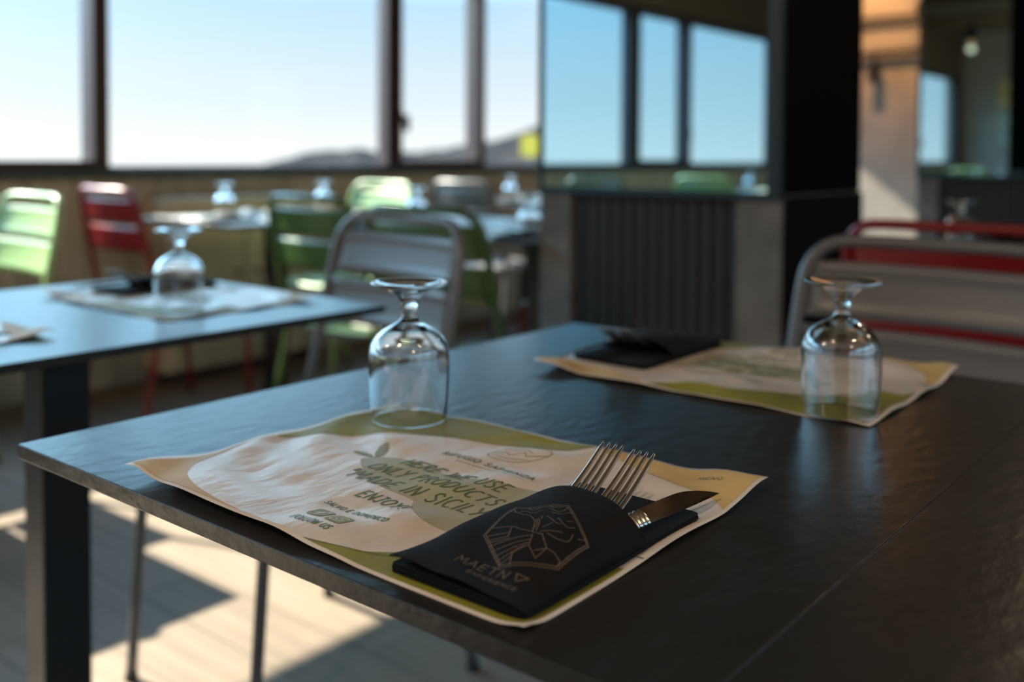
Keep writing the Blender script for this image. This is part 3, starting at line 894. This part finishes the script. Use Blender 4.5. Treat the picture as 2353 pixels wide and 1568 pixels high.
def make_knife():
    t = thing('table_knife', '', 'knife')
    # frame along the blade: origin just inside the pouch mouth, d forward
    o_ = Vector((.5122, .1525, .0134)); d = Vector((.0035, .086, -.0030)).normalized()
    side = Vector((.86, 0, -.50)); side = (side - d * side.dot(d)).normalized()
    nrm = side.cross(d)
    def P_(f_, s_, n_): return o_ + d * f_ + side * s_ + nrm * n_
    def ring(f_, w, th): return [P_(f_, w / 2 * math.cos(2 * math.pi * k / 14), th / 2 * math.sin(2 * math.pi * k / 14)) for k in range(14)]
    bm = bmesh.new()
    sweep(bm, [[p - Vector((0.004, 0, .0075)) * min(1, -a[0] / .06) for p in ring(*a)] for a in ((-.085, .007, .003), (-.080, .010, .0036), (-.05, .0105, .0040), (-.02, .0110, .0045), (-.006, .0110, .005))])
    obj('knife_handle', bm, M['steel'], t, smooth=True)
    bm = bmesh.new()
    sweep(bm, [ring(-.006 + i * .0007, .0122 + .0009 * math.cos(i * math.pi / 3.2), .0042 + .0010 * math.cos(i * math.pi / 3.2)) for i in range(20)])
    obj('bolster', bm, M['steel'], t, smooth=True)
    bm = bmesh.new()
    L_ = .087; N_ = 26; rings = []
    for i in range(N_ + 1):
        u_ = i / N_
        bot = .0058 + .0004 * math.sin(u_ * math.pi)
        top = -.0062 - .0006 * math.sin(u_ * math.pi * .8) + .0119 * max(0, (u_ - .45) / .55) ** 2.2
        top = min(top, bot - .0006)
        f_ = .006 + L_ * u_
        rings.append([P_(f_, top, .0009), P_(f_, top, -.0009), P_(f_, top + (bot - top) * .78, -.0007), P_(f_, bot, 0), P_(f_, top + (bot - top) * .78, .0007)])
    sweep(bm, rings)
    obj('blade', bm, M['blade'], t, bevel=.0003)
    return t

# ------------------------------------------------------------------ upturned goblet
def make_glass():
    S = .97
    outer = [(.0343, .0), (.0352, .0015), (.0360, .010), (.0374, .030), (.0380, .050), (.0377, .061), (.0366, .067), (.0345, .0725), (.0312, .0772), (.0265, .0812), (.0210, .0845), (.0155, .0872), (.0112, .0898),
             (.0084, .093), (.0072, .097), (.0071, .1005), (.0078, .1045), (.0092, .1085), (.0118, .1125), (.0160, .116), (.0215, .119), (.0290, .1217), (.0350, .1235), (.0362, .1248), (.0355, .1262),
             (.0320, .1262), (.0240, .1245), (.0150, .1228), (.0070, .1220), (0, .1218)]
    inner = [(.0331, .0), (.0345, .010), (.0359, .030), (.0364, .050), (.0360, .0605), (.0347, .0655), (.0322, .0703), (.0285, .0745), (.0238, .0782), (.0180, .0812), (.0110, .0832), (.005, .0842), (0, .0845)]
    def dens(p, n=3):
        return [(max(0, q.x), q.y) for q in smoothpath([(a, b_, 0) for a, b_ in p], n)]
    prof = dens(inner)[::-1] + dens(outer)
    prof[0] = (0, prof[0][1]); prof[-1] = (0, prof[-1][1])
    prof = [(a * S, b_) for a, b_ in prof]
    ob = obj('wine_goblet', lathe(bmesh.new(), prof, 96), M['glass'], None, smooth=True)
    return ob

mat0 = make_placemat(); nap0 = make_napkin()
fk0 = make_fork(.4665, .0045, .4620); fk1 = make_fork(.4905, .0035, .4870); kn0 = make_knife(); gl0 = make_glass()
used = [False]
def setting(x, y, flip, labs, glass=None, slide=0.0):
    """x, y: the mat's outer-left corner as its diner sees it; flip: diner on the far side"""
    rz = math.pi if flip else 0
    first = not used[0]; used[0] = True
    # matrices: reference mat sits at (.165, .012)
    def put(o, lx, ly, z):
        # local offset of o's origin from the mat corner
        c, s_ = math.cos(rz), math.sin(rz)
        o.location = (x + lx * c - ly * s_, y + lx * s_ + ly * c, z)
        o.rotation_euler = (0, 0, rz)
    items = [(mat0, labs[0], 0, 0, .75), (nap0, labs[1], -.147, -.012, .7515), (fk0, labs[2], -.147, -.012, .7515), (fk1, labs[3], -.147, -.012, .7515), (kn0, labs[4], -.147, -.012, .7515)]
    cats = ['placemat', 'napkin', 'fork', 'fork', 'knife']
    grps = ['printed paper placemats', 'black napkin pouches', 'forks in the napkin pouches', 'forks in the napkin pouches', 'knives in the napkin pouches']
    for (o, lab, lx, ly, z), cat, gg in zip(items, cats, grps):
        q = o if first else copy_tree(o)
        put(q, lx, ly + (slide if cat != 'placemat' else 0), z)
        tag(q, lab, cat, gg)
    if glass is not None:
        q = gl0 if first else copy_tree(gl0)
        q.location = (glass[0], glass[1], .7515 + (.0005))
        tag(q, labs[5], 'glass', 'upturned stemmed glasses')
def labs(where, where_glass=None):
    return ['printed placemat ' + where,
            'black napkin pouch ' + where,
            'fork away from the knife, ' + where,
            'fork beside the knife, ' + where,
            'steel knife in the napkin ' + where,
            'upturned stemmed glass ' + (where_glass or where)]
setting(.147, .012, False, ['sharp cream and olive placemat reading HERE WE USE, nearest the camera',
                            'black napkin pouch with bronze volcano emblem, in the foreground',
                            'left of the two forks in the foreground napkin',
                            'right of the two forks in the foreground napkin',
                            'steel knife with its blade showing, in the foreground napkin',
                            'upturned stemmed glass on the olive corner of the nearest placemat'], (.198, .263))
setting(.530, .802, True, labs('at the far side of the nearest table'), (.492, .545), .020)
setting(-.840, -.030, False, labs('at the near side of the left table'), (-.80, .215))
setting(-.450, .700, True, labs('at the far side of the left table'), (-.512, .475))
setting(-2.545, 1.650, False, labs('at the near side of the sunlit small table'), (-2.40, 1.863))
setting(-2.13, 2.405, True, labs('at the far side of the sunlit small table'), (-2.37, 2.318))
setting(-1.95, 1.80, False, labs('before the dark green chair at the long table'), None)
setting(-1.30, 1.80, False, labs('at the long table beside the column'), (-.925, 1.87))
setting(-1.00, 2.56, True, labs('far right on the long table, before the crimson chair'), (-1.60, 2.09))
setting(.11, 2.005, False, labs('at the near side of the table behind the red chair'), None)
setting(.48, 2.775, True, labs('at the far side of the table behind the red chair'), (.085, 2.46))
setting(-2.65, 3.38, False, labs('at the near side of the far window table'), (-2.50, 3.70))
setting(-2.23, 4.14, True, labs('at the far side of the far window table'), (-2.30, 3.90))
setting(-2.50, 0.0, False, labs('at the near side of the window table left of frame'), (-2.46, .25))
setting(-2.10, .76, True, labs('before the pale green chair at the window table'), (-2.14, .52))
setting(-2.0, 4.92, False, labs('at the near side of the sunlit table between the columns'), (-1.72, 5.10))
setting(-1.60, 5.68, True, labs('at the far side of the sunlit table between the columns'), (-1.60, 5.45))
setting(-2.30, -2.58, False, labs('at the near side of the table seen in the mirror'), (-2.26, -2.32))
setting(-1.90, -1.82, True, labs('at the far side of the table seen in the mirror'), (-1.95, -2.05))

# ------------------------------------------------------------------ outside
CX, CY = CAM[0], CAM[1]
def out(px, dist, z):
    a = (px - 1176.5) / 2288.0
    fx, fy = -math.sin(YAW), math.cos(YAW); rx, ry = math.cos(YAW), math.sin(YAW)
    return Vector((CX + (fx + rx * a) * dist, CY + (fy + ry * a) * dist, z))
# volcanic slope: a terrain sheet rising to the right
bm = bmesh.new()
ridge = [(-900, -14), (-200, -8), (200, -4.5), (420, -2.4), (560, -1.1), (640, -.4), (690, -.05), (740, .18), (790, .22), (822, .42), (850, .20), (900, .15), (960, .10), (1010, .35), (1060, .55), (1100, .75), (1150, .95), (1200, 1.45), (1250, 2.0), (1320, 2.6), (1400, 3.4), (1500, 4.5), (1700, 6.0), (2000, 7.0)]
rows = []
random.seed(3)
for k, (dist, f_) in enumerate(((24, 0), (32, .12), (40, .3), (48, .55), (54, .8), (60, 1.0), (66, .95), (80, .5))):
    row = []
    for i, (px, h) in enumerate(ridge):
        for sub in range(4):
            nx = ridge[min(i + 1, len(ridge) - 1)]
            if i == len(ridge) - 1 and sub: break
            p_ = px + (nx[0] - px) * sub / 4; h_ = h + (nx[1] - h) * sub / 4
            z = -.9 + (.9945 + h_ * 1.0 + .9) * f_ + random.uniform(-.07, .07)
            if f_ in (1.0,): z = .9945 + h_ + random.uniform(-.06, .06)
            row.append(bm.verts.new(out(p_, dist, z)))
    rows.append(row)
for a, b_ in zip(rows, rows[1:]):
    for i in range(len(a) - 1):
        bm.faces.new((a[i], a[i + 1], b_[i + 1], b_[i]))
hl = obj('hillside', bm, M['terrain'], None, smooth=True)
hl['kind'] = 'structure'
t = thing('roadside_sign', 'yellow sign board outside the window, just left of the column', 'sign', out(1221, 18, -.5))
t.rotation_euler = (0, 0, YAW)
obj('board', B(-.19, .19, -.01, .01, 1.47, 1.86), M['signyellow'], t)
obj('post', tube(bmesh.new(), [(0, .03, -.5), (0, .03, 1.8)], .025, 8), M['signpost'], t)
